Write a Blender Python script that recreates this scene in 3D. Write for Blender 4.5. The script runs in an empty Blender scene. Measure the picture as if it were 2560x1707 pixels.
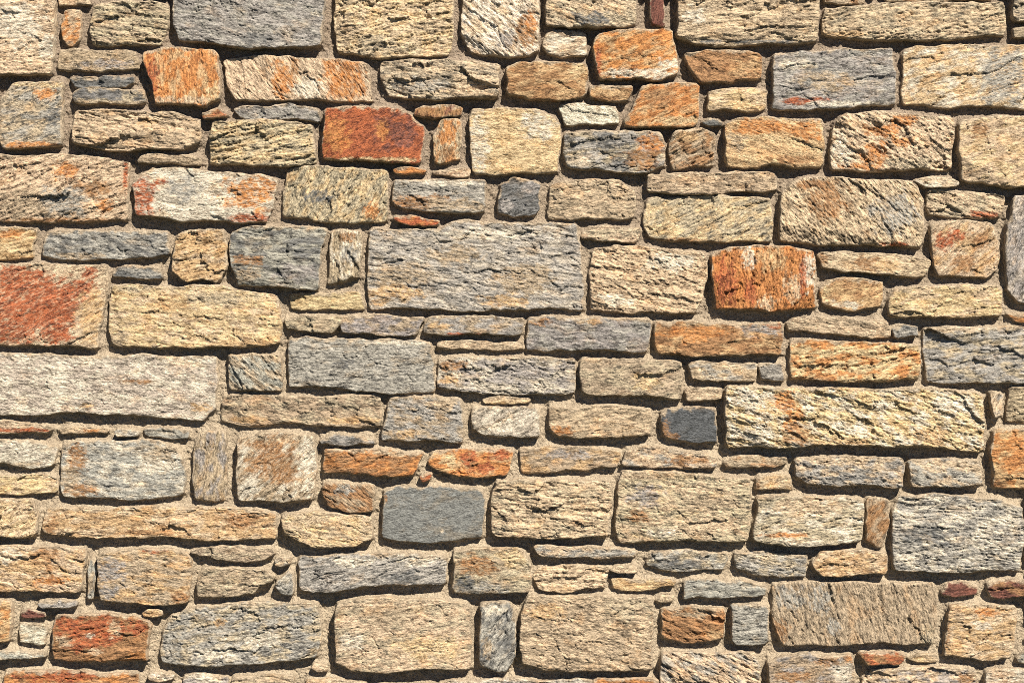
import bpy, math, random
import numpy as np

# ------------------------------------------------------------------ camera, sky, sun, exposure
scene = bpy.context.scene
col = scene.collection
random.seed(11)
ZC = 1.60                      # height of the picture's centre on the wall
FACE = 0.020                   # mean distance of the stone faces in front of the mortar plane
FOCAL = 70.0
cam_d = bpy.data.cameras.new("camera")
cam_d.lens = FOCAL
cam_d.sensor_width = 36.0
cam_d.clip_start = 0.05
cam_d.clip_end = 2000.0
cam = bpy.data.objects.new("camera", cam_d)
cam.location = (0.0, -(FACE + 2.56 * FOCAL / 36.0), ZC)
cam.rotation_euler = (math.radians(90), 0, 0)
col.objects.link(cam)
scene.camera = cam

SUN = np.array([0.50, -1.0, 1.08])
SUN /= np.linalg.norm(SUN)
elev = math.asin(SUN[2])
rot = math.atan2(SUN[0], SUN[1])
world = bpy.data.worlds.new("World")
scene.world = world
world.use_nodes = True
nt = world.node_tree
sky = nt.nodes.new("ShaderNodeTexSky")
sky.sky_type = 'NISHITA'
sky.sun_disc = False
sky.sun_elevation = elev
sky.sun_rotation = rot
sky.altitude = 2500.0
sky.air_density = 0.4
sky.dust_density = 0.0
bg = nt.nodes["Background"]
bg.inputs["Strength"].default_value = 0.05
nt.links.new(sky.outputs[0], bg.inputs["Color"])

sl = bpy.data.lights.new("sun", 'SUN')
sl.energy = 5.0
sl.angle = math.radians(0.5)
sl.color = (1.0, 0.915, 0.76)
so = bpy.data.objects.new("sun", sl)
from mathutils import Vector
so.rotation_euler = Vector(SUN).to_track_quat('Z', 'Y').to_euler()
so.location = (3, -6, 7)
col.objects.link(so)

scene.view_settings.view_transform = 'Standard'
scene.view_settings.look = 'None'
scene.view_settings.gamma = 1.0
scene.view_settings.use_curve_mapping = False
scene.view_settings.exposure = 1.34
scene.cycles.use_denoising = False
scene.cycles.filter_width = 0.9
scene.cycles.diffuse_bounces = 2
scene.cycles.max_bounces = 4
scene.cycles.sample_clamp_indirect = 3.0

# ------------------------------------------------------------------ noise
_rs = np.random.RandomState(5)
PERM = np.concatenate([_rs.permutation(256)] * 3)
_a = np.arange(256) * (2 * np.pi / 256)
GX, GY = np.cos(_a), np.sin(_a)

def perlin(x, y, seed=0):
    xi = np.floor(x).astype(np.int64); yi = np.floor(y).astype(np.int64)
    fx = x - xi; fy = y - yi
    X = (xi + seed * 37) & 255; Y = (yi + seed * 101) & 255
    u = fx * fx * fx * (fx * (fx * 6 - 15) + 10)
    v = fy * fy * fy * (fy * (fy * 6 - 15) + 10)
    p0 = PERM[X]; p1 = PERM[X + 1]
    g = PERM[p0 + Y]; n00 = GX[g] * fx + GY[g] * fy
    g = PERM[p1 + Y]; n10 = GX[g] * (fx - 1) + GY[g] * fy
    g = PERM[p0 + Y + 1]; n01 = GX[g] * fx + GY[g] * (fy - 1)
    g = PERM[p1 + Y + 1]; n11 = GX[g] * (fx - 1) + GY[g] * (fy - 1)
    a = n00 + u * (n10 - n00); b = n01 + u * (n11 - n01)
    return (a + v * (b - a)) * 1.5

def fbm(x, y, seed=0, o=4, g=0.5):
    s = np.zeros_like(x, dtype=float); a = 1.0; t = 0.0
    for k in range(o):
        s += a * perlin(x * 2.03 ** k + 17.3 * k, y * 2.03 ** k - 9.1 * k, seed + k)
        t += a; a *= g
    return s / t * 1.3

def ridged(x, y, seed=0, o=3, g=0.55):
    s = np.zeros_like(x, dtype=float); a = 1.0; t = 0.0
    for k in range(o):
        s += a * (1 - 2 * np.abs(perlin(x * 2.1 ** k + 5.7 * k, y * 2.1 ** k, seed + k)))
        t += a; a *= g
    return s / t

def sstep(a, b, x):
    t = np.clip((x - a) / (b - a), 0, 1)
    return t * t * (3 - 2 * t)

# ------------------------------------------------------------------ materials
def node(nt, kind, **kw):
    n = nt.nodes.new(kind)
    for k, v in kw.items():
        setattr(n, k, v)
    return n

def math_node(nt, op, a, b=None, clamp=False):
    n = node(nt, "ShaderNodeMath", operation=op, use_clamp=clamp)
    for i, v in enumerate((a, b)):
        if v is None:
            continue
        if isinstance(v, (int, float)):
            n.inputs[i].default_value = v
        else:
            nt.links.new(v, n.inputs[i])
    return n.outputs[0]

def noise_at(nt, vec, scale, detail=3.0, rough=0.6):
    m = node(nt, "ShaderNodeVectorMath", operation='MULTIPLY')
    nt.links.new(vec, m.inputs[0])
    m.inputs[1].default_value = scale
    n = node(nt, "ShaderNodeTexNoise")
    n.inputs["Scale"].default_value = 1.0
    n.inputs["Detail"].default_value = detail
    n.inputs["Roughness"].default_value = rough
    nt.links.new(m.outputs[0], n.inputs["Vector"])
    return n.outputs["Fac"]

def ramp(nt, fac, lo, hi, a=0.0, b=1.0):
    n = node(nt, "ShaderNodeMapRange", interpolation_type='SMOOTHSTEP')
    n.inputs["From Min"].default_value = lo
    n.inputs["From Max"].default_value = hi
    n.inputs["To Min"].default_value = a
    n.inputs["To Max"].default_value = b
    nt.links.new(fac, n.inputs["Value"])
    return n.outputs["Result"]

def mix_col(nt, fac, a, b, blend='MIX'):
    n = node(nt, "ShaderNodeMix", data_type='RGBA', blend_type=blend)
    n.clamp_result = False
    if isinstance(fac, (int, float)):
        n.inputs[0].default_value = fac
    else:
        nt.links.new(fac, n.inputs[0])
    for i, v in ((6, a), (7, b)):
        if isinstance(v, tuple):
            n.inputs[i].default_value = v
        else:
            nt.links.new(v, n.inputs[i])
    return n.outputs[2]

def stone_material():
    m = bpy.data.materials.new("schist_stone")
    m.use_nodes = True
    nt = m.node_tree
    bs = nt.nodes["Principled BSDF"]
    light = node(nt, "ShaderNodeAttribute", attribute_name="light").outputs["Color"]
    dark = node(nt, "ShaderNodeAttribute", attribute_name="dark").outputs["Color"]
    gc = node(nt, "ShaderNodeAttribute", attribute_name="grain").outputs["Vector"]  # mm along / across the foliation
    streak = noise_at(nt, gc, (0.035, 0.16, 1.0), 5.0, 0.68)
    blotch = noise_at(nt, gc, (0.05, 0.07, 1.0), 4.0, 0.6)
    fleck = noise_at(nt, gc, (0.13, 0.30, 1.0), 3.0, 0.7)
    f = math_node(nt, 'ADD', math_node(nt, 'MULTIPLY', streak, 0.42), math_node(nt, 'MULTIPLY', blotch, 0.24))
    f = math_node(nt, 'ADD', f, math_node(nt, 'MULTIPLY', fleck, 0.34))
    fac = ramp(nt, f, 0.39, 0.57)
    c = mix_col(nt, fac, dark, light)
    # iron stain: warm tint in wandering patches
    st = noise_at(nt, gc, (0.016, 0.03, 1.3), 4.0, 0.6)
    warm = mix_col(nt, 1.0, c, (1.22, 0.92, 0.62, 1), 'MULTIPLY')
    c = mix_col(nt, ramp(nt, st, 0.52, 0.68, 0.0, 0.4), c, warm)
    # pale quartz flecks and dark mica flecks
    q = noise_at(nt, gc, (0.22, 0.35, 2.0), 2.0, 0.6)
    c = mix_col(nt, ramp(nt, q, 0.58, 0.68, 0.0, 0.75), c, mix_col(nt, 1.0, light, (1.30, 1.32, 1.36, 1), 'MULTIPLY'))
    k = noise_at(nt, gc, (0.07, 0.42, 3.0), 3.0, 0.65)
    c = mix_col(nt, ramp(nt, k, 0.58, 0.69, 0.0, 0.65), c, mix_col(nt, 1.0, c, (0.34, 0.32, 0.32, 1), 'MULTIPLY'))
    nt.links.new(c, bs.inputs["Base Color"])
    nt.links.new(ramp(nt, fleck, 0.35, 0.7, 0.88, 0.62), bs.inputs["Roughness"])
    bs.inputs["Specular IOR Level"].default_value = 0.35
    b1 = noise_at(nt, gc, (0.16, 0.42, 1.0), 4.0, 0.7)
    bump = node(nt, "ShaderNodeBump")
    bump.inputs["Strength"].default_value = 1.0
    bump.inputs["Distance"].default_value = 0.0055
    nt.links.new(b1, bump.inputs["Height"])
    nt.links.new(bump.outputs[0], bs.inputs["Normal"])
    return m

def mortar_material():
    m = bpy.data.materials.new("sand_mortar")
    m.use_nodes = True
    nt = m.node_tree
    bs = nt.nodes["Principled BSDF"]
    tc = node(nt, "ShaderNodeTexCoord").outputs["Object"]
    big = noise_at(nt, tc, (3.0, 3.0, 3.0), 3.0, 0.55)
    mid = noise_at(nt, tc, (40.0, 40.0, 40.0), 4.0, 0.6)
    grit = noise_at(nt, tc, (260.0, 260.0, 260.0), 3.0, 0.7)
    sep = node(nt, "ShaderNodeSeparateXYZ")
    nt.links.new(tc, sep.inputs[0])
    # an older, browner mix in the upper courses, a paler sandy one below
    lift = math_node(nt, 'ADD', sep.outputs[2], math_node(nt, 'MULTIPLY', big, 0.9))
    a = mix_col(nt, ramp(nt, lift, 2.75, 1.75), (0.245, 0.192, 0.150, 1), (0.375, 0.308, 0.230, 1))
    a = mix_col(nt, ramp(nt, mid, 0.40, 0.66, 0.0, 0.5), a, (0.17, 0.13, 0.095, 1))
    a = mix_col(nt, ramp(nt, grit, 0.56, 0.68, 0.0, 0.6), a, (0.43, 0.375, 0.29, 1))
    a = mix_col(nt, ramp(nt, grit, 0.44, 0.34, 0.0, 0.7), a, (0.075, 0.058, 0.045, 1))
    nt.links.new(a, bs.inputs["Base Color"])
    bs.inputs["Roughness"].default_value = 0.95
    bs.inputs["Specular IOR Level"].default_value = 0.15
    bump = node(nt, "ShaderNodeBump")
    bump.inputs["Distance"].default_value = 0.009
    bump.inputs["Strength"].default_value = 1.0
    nt.links.new(grit, bump.inputs["Height"])
    nt.links.new(bump.outputs[0], bs.inputs["Normal"])
    return m

def ground_material():
    m = bpy.data.materials.new("short_turf")
    m.use_nodes = True
    nt = m.node_tree
    bs = nt.nodes["Principled BSDF"]
    tc = node(nt, "ShaderNodeTexCoord").outputs["Object"]
    n1 = noise_at(nt, tc, (1.5, 1.5, 1.5), 4.0, 0.6)
    n2 = noise_at(nt, tc, (60.0, 60.0, 60.0), 4.0, 0.7)
    a = mix_col(nt, ramp(nt, n1, 0.35, 0.65), (0.028, 0.034, 0.015, 1), (0.042, 0.048, 0.02, 1))
    a = mix_col(nt, ramp(nt, n2, 0.45, 0.65, 0.0, 0.5), a, (0.055, 0.05, 0.034, 1))
    nt.links.new(a, bs.inputs["Base Color"])
    bs.inputs["Roughness"].default_value = 0.95
    bump = node(nt, "ShaderNodeBump")
    bump.inputs["Distance"].default_value = 0.01
    nt.links.new(n2, bump.inputs["Height"])
    nt.links.new(bump.outputs[0], bs.inputs["Normal"])
    return m

MAT_STONE = stone_material()
MAT_MORTAR = mortar_material()

# light / dark mineral colours of the kinds of stone in this wall
PAL = {
    'C': ((0.486, 0.375, 0.260), (0.116, 0.077, 0.047)),
    'W': ((0.541, 0.489, 0.406), (0.166, 0.136, 0.102)),
    'Y': ((0.528, 0.403, 0.243), (0.159, 0.102, 0.048)),
    'K': ((0.386, 0.318, 0.223), (0.039, 0.034, 0.028)),
    'G': ((0.307, 0.289, 0.260), (0.046, 0.043, 0.041)),
    'D': ((0.127, 0.126, 0.126), (0.022, 0.022, 0.022)),
    'V': ((0.277, 0.252, 0.241), (0.051, 0.045, 0.044)),
    'A': ((0.415, 0.364, 0.305), (0.081, 0.068, 0.054)),
    'B': ((0.355, 0.277, 0.194), (0.066, 0.047, 0.029)),
    'T': ((0.448, 0.307, 0.171), (0.133, 0.073, 0.031)),
    'O': ((0.433, 0.195, 0.067), (0.146, 0.050, 0.014)),
    'N': ((0.287, 0.158, 0.075), (0.068, 0.031, 0.012)),
    'R': ((0.324, 0.095, 0.037), (0.088, 0.020, 0.010)),
    'S': ((0.083, 0.090, 0.099), (0.022, 0.025, 0.028)),
    'Q': ((0.194, 0.197, 0.191), (0.065, 0.066, 0.066)),
    'M': ((0.153, 0.059, 0.043), (0.038, 0.012, 0.009)),
    'X': ((0.385, 0.310, 0.227), (0.136, 0.103, 0.070)),
}

# ------------------------------------------------------------------ the traced stones
# header: tile name, origin in the picture plane (mm), units per mm; line: minerals, foliation angle, roughness | outline | stains | label
DATA = """
#A 0 0 2.6133
C 5 1.0|-40,-40 345,-40 362,100 352,330 340,440 315,488 150,492 -40,500|W@120,150,160,150 W@330,320,60,80
CK 0 1|380,-20 500,-15 580,10 592,28 480,36 385,40
OC 20 .7|425,85 470,72 524,74 526,170 518,270 478,302 440,295 415,260 410,150|C@480,120,40,50
KB -5 1.2|605,90 640,35 760,15 900,12 1080,30 1100,80 1095,180 1070,240 1040,292 880,298 690,305 605,285 595,220 590,150|
VG -8 1|1130,-40 2120,-40 2110,100 2105,220 2085,300 1900,312 1700,320 1600,322 1450,300 1250,278 1170,258 1140,180|W@2070,100,35,16 D@1680,270,110,40|large violet-grey stone with a small white spot
B 2 .6|385,370 395,328 640,335 880,340 905,420 900,450 720,455 560,465 390,455 378,410|V@700,420,160,30
D 5 1|455,515 560,505 690,497 870,505 870,540 820,568 700,575 540,578 485,560
DK 2 .8|495,600 530,582 700,580 935,588 945,655 930,672 760,678 560,682 490,670 478,630|B@700,675,260,14
KG 20 .8|20,640 90,560 150,545 300,540 410,535 412,700 405,850 400,945 290,962 130,975 30,970 15,930 5,800 10,720|Y@250,555,170,25 O@300,620,60,40 O@200,950,180,25 D@360,770,50,50
CB -8 1.2|495,740 540,728 700,722 900,738 1150,740 1220,770 1310,790 1305,910 1270,945 1180,980 950,975 800,985 620,970 500,940 480,870 485,800|T@970,805,60,30
OT 88 1|965,345 1080,318 1180,318 1380,335 1430,400 1440,560 1435,650 1350,700 1180,685 1020,680 1010,620 990,520 945,390|Y@1390,620,70,60 C@1200,665,180,25 R@1000,500,40,120|orange stone with vertical cracks
C -55 .9|1470,400 1520,385 1640,370 1900,372 2230,392 2350,405 2395,430 2420,520 2435,655 2370,662 2100,650 1900,655 1700,658 1560,655 1520,610 1480,520 1465,440|O@1850,530,75,110 N@1925,450,28,75 O@2250,490,130,150 W@2010,590,90,60|long cream stone with orange streaks
VG 0 1|1545,710 1620,695 1760,705 1800,690 1930,690 2080,720 2090,770 2060,795 1900,775 1700,790 1570,765 1545,740
RN 0 .6|1325,745 1420,710 1490,745 1480,762 1330,775
KY 10 1.6|1385,820 1420,790 1600,790 1900,800 2020,815 2045,860 2060,980 2065,1060 2000,1075 1700,1080 1480,1070 1375,1070 1370,900|
R 30 .5|2125,740 2160,715 2300,710 2560,718 2650,735 2710,790 2765,830 2768,920 2755,1030 2720,1065 2580,1065 2400,1050 2200,1045 2115,1030 2110,920 2120,850 2130,800|M@2600,870,140,110 O@2200,900,80,120 Y@2450,1050,330,16 O@2500,860,40,60|rust-red stone with a cream lower edge
B 0 .8|925,1020 1100,1020 1200,1015 1310,1040 1310,1075 1150,1070 920,1065 910,1040
C 20 1.1|-40,1015 200,1020 500,1020 620,1030 840,1065 845,1130 835,1250 830,1400 800,1440 600,1445 300,1450 100,1445 -40,1440|O@435,1115,70,55 R@825,1150,18,90 O@690,1345,50,40 N@620,1240,130,50 G@420,1320,140,100 N@400,1440,500,14 B@150,1330,150,90
W 0 .7|880,1190 930,1140 1000,1100 1180,1098 1400,1130 1700,1140 1805,1175 1800,1260 1780,1360 1740,1450 1550,1458 1400,1440 1150,1440 900,1405 880,1330 872,1250|R@940,1290,75,130 O@1640,1270,160,120 R@1610,1425,140,28 G@1200,1240,100,80 R@1050,1190,40,20|pale stone with orange-red patches at both ends
KY 62 1.1|1870,1150 1920,1100 2100,1085 2300,1095 2500,1105 2530,1130 2535,1290 2525,1430 2490,1450 2300,1460 2100,1450 1880,1420 1845,1380 1850,1250|D@2080,1290,90,40 O@2430,1380,50,50
#B 830 0 2.6133
CY 8 1|25,60 40,-40 790,-40 795,150 780,290 740,360 600,365 450,375 330,385 200,370 60,350 30,290 15,180|K@330,300,210,55 B@80,200,60,120
WC -40 1.2|850,-40 1350,-40 1355,120 1350,330 1270,370 1150,375 1000,360 930,345 880,290 845,220|N@1270,220,75,110 O@1300,150,40,60 V@1140,260,50,60
KC -15 1.5|1410,-40 1990,-40 1985,80 1975,160 1900,185 1700,185 1550,190 1410,170 1400,90|C@1800,30,190,45 D@1700,130,130,40
M 70 .7|2085,-30 2130,-20 2170,60 2175,140 2140,175 2095,160 2080,80||small maroon upright stone at the top edge
CW 10 1|1385,270 1400,225 1450,205 1600,210 1660,240 1665,330 1640,368 1500,380 1410,350 1380,310|
NT 5 .5|1140,480 1150,440 1220,415 1450,410 1640,420 1665,480 1660,590 1600,640 1480,660 1300,655 1180,625 1140,570|Y@1610,470,50,60
KC -8 1.1|320,430 345,408 560,395 760,390 900,400 1060,420 1095,450 1085,600 1065,635 900,640 720,655 520,645 370,625 345,570 318,520|G@600,560,180,40 C@930,560,130,60
OT 22 .7|1720,270 1760,230 1860,205 2100,205 2220,210 2240,310 2255,420 2240,490 2150,530 2000,515 1860,520 1750,525 1730,430 1705,320|W@2050,490,260,36 W@2190,430,60,40 R@1735,420,22,110
NT 5 .8|1685,565 1760,560 1940,565 1955,600 1930,650 1860,660 1740,650 1690,625
OT 25 .7|1960,720 2000,620 2030,570 2200,550 2350,552 2395,590 2392,700 2385,790 2340,828 2200,830 2060,835 1940,825 1925,770|N@2130,640,90,70 Y@2250,790,150,30
NM 80 .8|545,720 600,695 800,690 850,710 840,755 740,765 600,770 540,755
CO 80 .7|690,830 720,780 800,780 840,800 842,930 835,1040 740,1065 670,1030 665,950 660,890|O@770,870,50,90 N@750,1000,60,40
Y 0 .6|910,760 930,715 1100,705 1330,715 1420,760 1480,820 1495,900 1480,1010 1465,1120 1300,1130 1100,1140 960,1140 915,1090 905,960 900,860|W@960,950,60,180 W@1350,820,100,100|smooth pale yellow blocky stone
W -20 .8|1490,720 1520,685 1650,680 1850,700 1870,780 1860,810 1700,815 1540,820 1510,780
GK 5 1.1|1515,900 1540,870 1800,860 2000,870 2120,870 2160,920 2170,1020 2150,1090 2060,1130 1900,1130 1750,1105 1600,1100 1530,1070 1510,1000|O@2080,950,80,70 N@2030,1050,130,60 D@1780,930,70,60 W@1660,1060,110,30 D@1880,1080,60,40
O 0 .8|400,1105 560,1100 620,1115 600,1130 480,1140 405,1125
C 0 .8|660,1120 780,1110 860,1095 905,1115 895,1150 800,1155 660,1135
G 0 .9|410,1180 600,1175 850,1178 1000,1185 1000,1300 980,1380 880,1390 700,1385 560,1370 430,1345 400,1300 405,1230|N@600,1320,200,40 B@800,1340,180,40 W@750,1200,200,20
D 20 1.2|1105,1215 1150,1180 1190,1163 1320,1190 1358,1225 1350,1340 1300,1405 1180,1420 1098,1395 1088,1320|V@1130,1350,50,50 V@1300,1230,60,40|small charcoal-dark squarish stone
BC 5 1.1|1420,1270 1440,1210 1520,1185 1700,1170 1880,1180 1960,1240 1980,1310 1970,1400 1900,1430 1750,1430 1550,1440 1430,1430 1410,1360|
RO 0 .6|400,1430 500,1410 600,1430 700,1445 690,1470 590,1480 510,1475 430,1450||thin bright orange sliver of stone
#C 1660 0 2.6133
CB 4 1|85,-30 300,-40 1000,-40 1010,100 1000,240 960,275 800,290 600,295 400,305 200,290 100,260 80,200|D@600,280,350,12 W@200,110,70,50
BN 0 1|990,-20 1310,-20 1310,20 1200,25 1050,15
BN 0 .6|1400,-30 2180,-30 2130,5 1800,20 1450,18
CK 10 1.2|1050,60 1150,55 1340,40 1550,28 1900,28 2180,25 2220,70 2228,180 2200,235 2000,245 1700,265 1400,265 1150,245 1050,225 1040,140|T@1150,225,120,22
K 5 1|2280,-20 2420,-20 2420,150 2310,140 2275,90
B 0 1|2280,190 2420,180 2420,250 2285,245
N -10 1|140,380 160,350 300,330 440,335 600,355 635,400 635,490 600,520 450,540 320,535 240,545 200,500 160,440|T@490,460,50,55 T@590,430,40,60
VG 3 .8|715,400 730,355 900,340 1200,325 1490,322 1500,450 1510,600 1500,680 1300,690 1050,710 800,715 705,710 710,600 715,500|R@950,662,130,22 R@820,668,45,16 D@980,455,70,28 B@1050,530,150,60 W@850,430,120,30 W@1150,680,250,15|dark violet-grey stone with a rust-red fleck
YW 15 .6|1560,390 1580,330 1640,305 1900,300 2200,305 2420,320 2420,710 2250,705 2000,690 1750,695 1590,685 1560,630 1565,500|G@2200,500,150,180
YC 5 1|290,630 310,600 480,580 650,590 665,640 660,695 600,725 500,725 380,710 290,720 285,680|
D 0 .8|245,800 290,775 380,805 370,825 300,825
TY -15 .8|400,850 420,810 500,775 700,770 1010,785 1035,830 1045,960 1040,1050 1000,1090 800,1085 690,1070 600,1100 480,1095 415,1080 400,1000 410,940|O@620,830,200,50 N@820,1045,140,25 B@470,930,60,50 O@920,860,90,60
C -30 1.4|1105,850 1150,770 1200,745 1330,738 1550,750 1700,765 1880,780 1885,930 1875,1080 1820,1110 1600,1105 1450,1115 1250,1115 1100,1110 1090,1040 1095,930|O@1370,1030,80,80 O@1420,860,110,45 O@1560,790,80,40 O@1550,935,80,30 W@1150,1000,70,110 K@1600,1070,200,40 O@1250,1090,100,20
CY 12 1|1925,850 1960,790 2100,775 2420,775 2420,1230 2200,1220 2000,1190 1940,1170 1930,1050 1920,950|N@2050,860,60,50
CW 0 .8|1630,1185 1700,1165 1800,1165 1920,1190 1920,1210 1840,1230 1700,1225
BC 5 1|-105,1150 -60,1140 200,1132 500,1128 715,1140 730,1200 720,1240 500,1250 300,1275 50,1270 -80,1255 -110,1220
KY 25 1|-110,1330 -60,1290 200,1285 500,1290 690,1300 705,1400 700,1560 680,1580 400,1585 200,1575 0,1570 -100,1540 -135,1450|Y@0,1500,120,40 N@100,1570,200,14
CB -50 1.3|770,1260 830,1200 920,1165 1100,1160 1250,1175 1450,1180 1600,1195 1660,1250 1690,1320 1690,1450 1680,1560 1640,1615 1400,1610 1200,1600 950,1590 760,1570 755,1450 760,1330|N@1060,1290,120,120 N@920,1205,80,30 G@1500,1400,140,120 N@1050,1400,50,60 R@1520,1600,90,14
CK -15 1.2|1720,1270 1740,1240 1850,1235 2050,1260 2200,1275 2220,1340 2200,1410 2050,1430 1900,1420 1760,1405 1720,1340|R@2100,1405,110,22
BN 28 1.1|55,890 80,860 190,845 240,840 300,865 330,900 325,1000 310,1080 200,1085 120,1105 55,1100 40,1040 35,940|T@150,900,90,30 N@230,1060,80,30
#D 0 540 2.6133
TY 15 .9|-30,70 90,72 180,80 235,110 210,180 210,270 120,278 -30,270|O@80,120,80,30
GD -6 1|285,200 300,140 340,105 500,95 700,105 900,100 1080,105 1100,160 1105,215 1080,255 950,270 800,285 600,285 440,280 300,265 280,240|B@500,260,150,20|long dark grey stone
TC 15 1.2|1150,190 1180,120 1250,98 1400,95 1465,105 1485,200 1490,320 1450,400 1400,430 1320,410 1240,430 1190,410 1130,360 1135,270|T@1310,210,90,40
GD -4 .9|1510,190 1530,110 1600,80 1800,75 2080,80 2130,120 2100,200 2090,330 2080,450 2050,485 1900,470 1700,460 1560,450 1535,370 1510,280|D@2000,240,110,30 N@1620,290,90,30 B@1620,380,80,50 V@1950,380,140,60
BW 88 1|2165,150 2180,100 2260,92 2340,105 2360,150 2355,280 2345,400 2290,400 2240,430 2180,440 2140,430 2155,330|N@2270,140,60,40 G@2280,250,60,60
DG 0 1|745,370 770,338 900,330 1040,345 1055,390 1030,410 900,410 760,395
C 25 .8|-40,325 200,318 400,320 700,322 710,420 690,560 660,700 640,850 560,860 400,845 200,835 -40,845|R@150,430,200,90 R@60,580,120,110 R@330,560,190,140 R@130,730,190,120 R@390,640,100,160 R@540,500,80,60 T@600,640,80,180 R@250,650,120,90 R@600,370,40,50 R@400,790,80,40 R@560,450,60,40 R@80,340,60,25|cream stone with large rust-red patches
YC -6 .9|715,560 740,460 830,450 1000,460 1130,470 1250,452 1450,455 1600,490 1800,520 1830,620 1840,720 1825,810 1760,840 1550,855 1300,860 1000,860 800,850 730,810 715,700|T@1110,570,90,60 K@1450,545,220,40 B@770,800,70,50 T@1600,830,250,20 K@880,480,80,20|long yellow-cream stone
Y 0 .8|1900,510 2000,500 2200,505 2350,505 2370,560 2360,610 2200,605 2000,610 1900,600 1895,550
KB -5 1|1870,670 1960,655 2130,655 2205,660 2210,720 2170,760 2000,750 1880,735 1865,700
AW -4 .7|-40,895 200,900 400,915 700,915 1000,910 1250,915 1410,925 1415,1100 1405,1260 1330,1330 1150,1320 900,1300 600,1285 300,1295 -40,1285|N@930,1080,90,14 T@570,1240,40,18 T@1310,1250,60,30 W@1250,945,150,20 W@380,1100,60,180|long speckled whitish-grey slab
GB -40 1.3|1490,920 1520,905 1650,895 1800,905 1835,980 1840,1080 1830,1140 1700,1140 1560,1135 1500,1120 1495,1020
G 0 .8|1885,870 1905,805 2000,785 2150,800 2400,815 2700,810 2810,830 2830,960 2840,1100 2820,1150 2600,1155 2300,1140 2100,1115 1890,1115 1885,1000|W@2600,830,160,15 D@2250,960,60,30
BK -6 1.1|1450,1250 1480,1175 1600,1165 1900,1175 2200,1175 2480,1180 2490,1300 2460,1370 2300,1375 2100,1365 1900,1350 1700,1375 1500,1350 1445,1330|T@2300,1330,150,30 T@1600,1330,130,20
C 0 .8|-40,1335 130,1345 330,1375 345,1395 300,1415 150,1410 -40,1395|R@120,1398,200,14
C 0 .8|385,1400 420,1380 600,1375 715,1395 690,1420 500,1420 400,1425|O@600,1400,60,14
WG 0 .8|755,1405 800,1393 915,1405 905,1430 770,1440
G 0 .9|940,1400 960,1385 1100,1385 1235,1400 1225,1450 1120,1455 1020,1440 945,1425
#E 830 540 2.6133
GA -8 .9|250,110 300,85 500,85 720,95 790,40 900,25 1050,45 1300,50 1600,60 1620,180 1640,400 1640,590 1590,615 1400,600 1200,615 900,620 600,605 280,612 240,560 230,400 240,250|T@400,500,170,70 T@1130,555,150,45 B@1290,465,90,50 B@450,380,200,60 W@1000,120,300,40 B@800,250,150,60 B@1250,400,200,80|largest stone, a pale grey slab in the middle of the wall
CK 3 1|1650,110 1690,75 1800,65 1990,80 2015,120 1990,165 1900,170 1750,160 1650,150
C -12 1.3|1700,270 1730,210 1850,190 2050,205 2250,225 2400,235 2440,300 2445,420 2420,540 2370,630 2200,635 2000,625 1800,630 1695,610 1690,480 1680,380|W@2200,300,150,50 W@1850,550,100,40 B@1900,440,150,18
VB -2 .8|60,700 80,660 250,650 560,660 600,680 570,740 540,775 400,785 220,760 70,755 60,720
VB -4 .7|610,720 640,665 800,655 1000,655 1230,665 1250,700 1235,760 1180,775 950,770 700,775 610,760|T@700,720,80,20 R@850,770,120,7
VG -3 .6|1280,710 1300,670 1500,668 1800,670 2050,680 2080,710 2070,800 2060,860 2020,885 1800,870 1500,870 1380,885 1280,875 1275,790|N@1350,690,70,25 T@1700,690,90,16
CB 0 .8|690,830 750,815 1000,820 1240,820 1255,850 1240,870 1000,865 740,870 685,855
AV -8 1.2|700,960 730,940 1000,925 1300,920 1560,930 1590,980 1590,1080 1570,1150 1400,1165 1100,1165 850,1145 700,1120 690,1040|N@780,980,100,30 T@760,1070,60,30 V@1200,1000,180,60
BK 10 .7|1625,960 1660,935 1900,935 2200,945 2280,970 2285,1080 2280,1180 2200,1190 2000,1170 1850,1165 1690,1160 1630,1120 1620,1040|Y@2050,1080,90,50
YC 0 .7|980,1200 1030,1185 1150,1180 1295,1195 1290,1215 1150,1225 1000,1222
GB -12 1.2|360,1260 390,1190 600,1180 840,1195 850,1300 850,1460 790,1480 620,1460 500,1470 340,1465 335,1380|T@490,1420,60,30 C@700,1230,100,25
AW 30 1.0|920,1270 970,1245 1150,1255 1340,1260 1360,1330 1360,1400 1310,1440 1150,1440 1000,1430 930,1395 918,1330
BC 8 1|1420,1280 1450,1250 1700,1240 1900,1245 2080,1265 2080,1380 2060,1430 1900,1440 1650,1450 1480,1440 1430,1390 1420,1330|O@1500,1400,60,30
#F 1660 540 2.6133
S 0 .2|-20,1300 20,1260 150,1245 300,1260 335,1280 345,1380 340,1475 200,1480 60,1455 0,1430 -15,1350|N@5,1400,30,70 N@60,1440,40,20|smooth slate-blue block, the darkest stone
O 82 1.3|310,270 350,240 480,205 700,200 900,225 970,240 985,350 980,480 985,590 900,605 700,625 540,610 340,605 330,520 310,400|W@550,265,45,80 W@935,370,50,110 C@830,480,55,90 C@660,575,60,50 R@400,440,70,130 T@700,280,90,80 R@560,500,40,80 R@900,400,20,130|orange and white vertically streaked stone
C -5 .9|1010,280 1040,240 1200,235 1400,245 1600,265 1720,290 1725,340 1690,395 1550,395 1350,375 1150,360 1030,330|N@1320,310,80,45 N@1040,280,35,40 T@1450,330,90,30
TN 15 .6|1030,470 1070,425 1150,405 1300,405 1430,430 1425,520 1400,590 1280,610 1180,615 1080,590 1035,560 1025,510|W@1180,580,100,28 Y@1060,500,30,60
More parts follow.
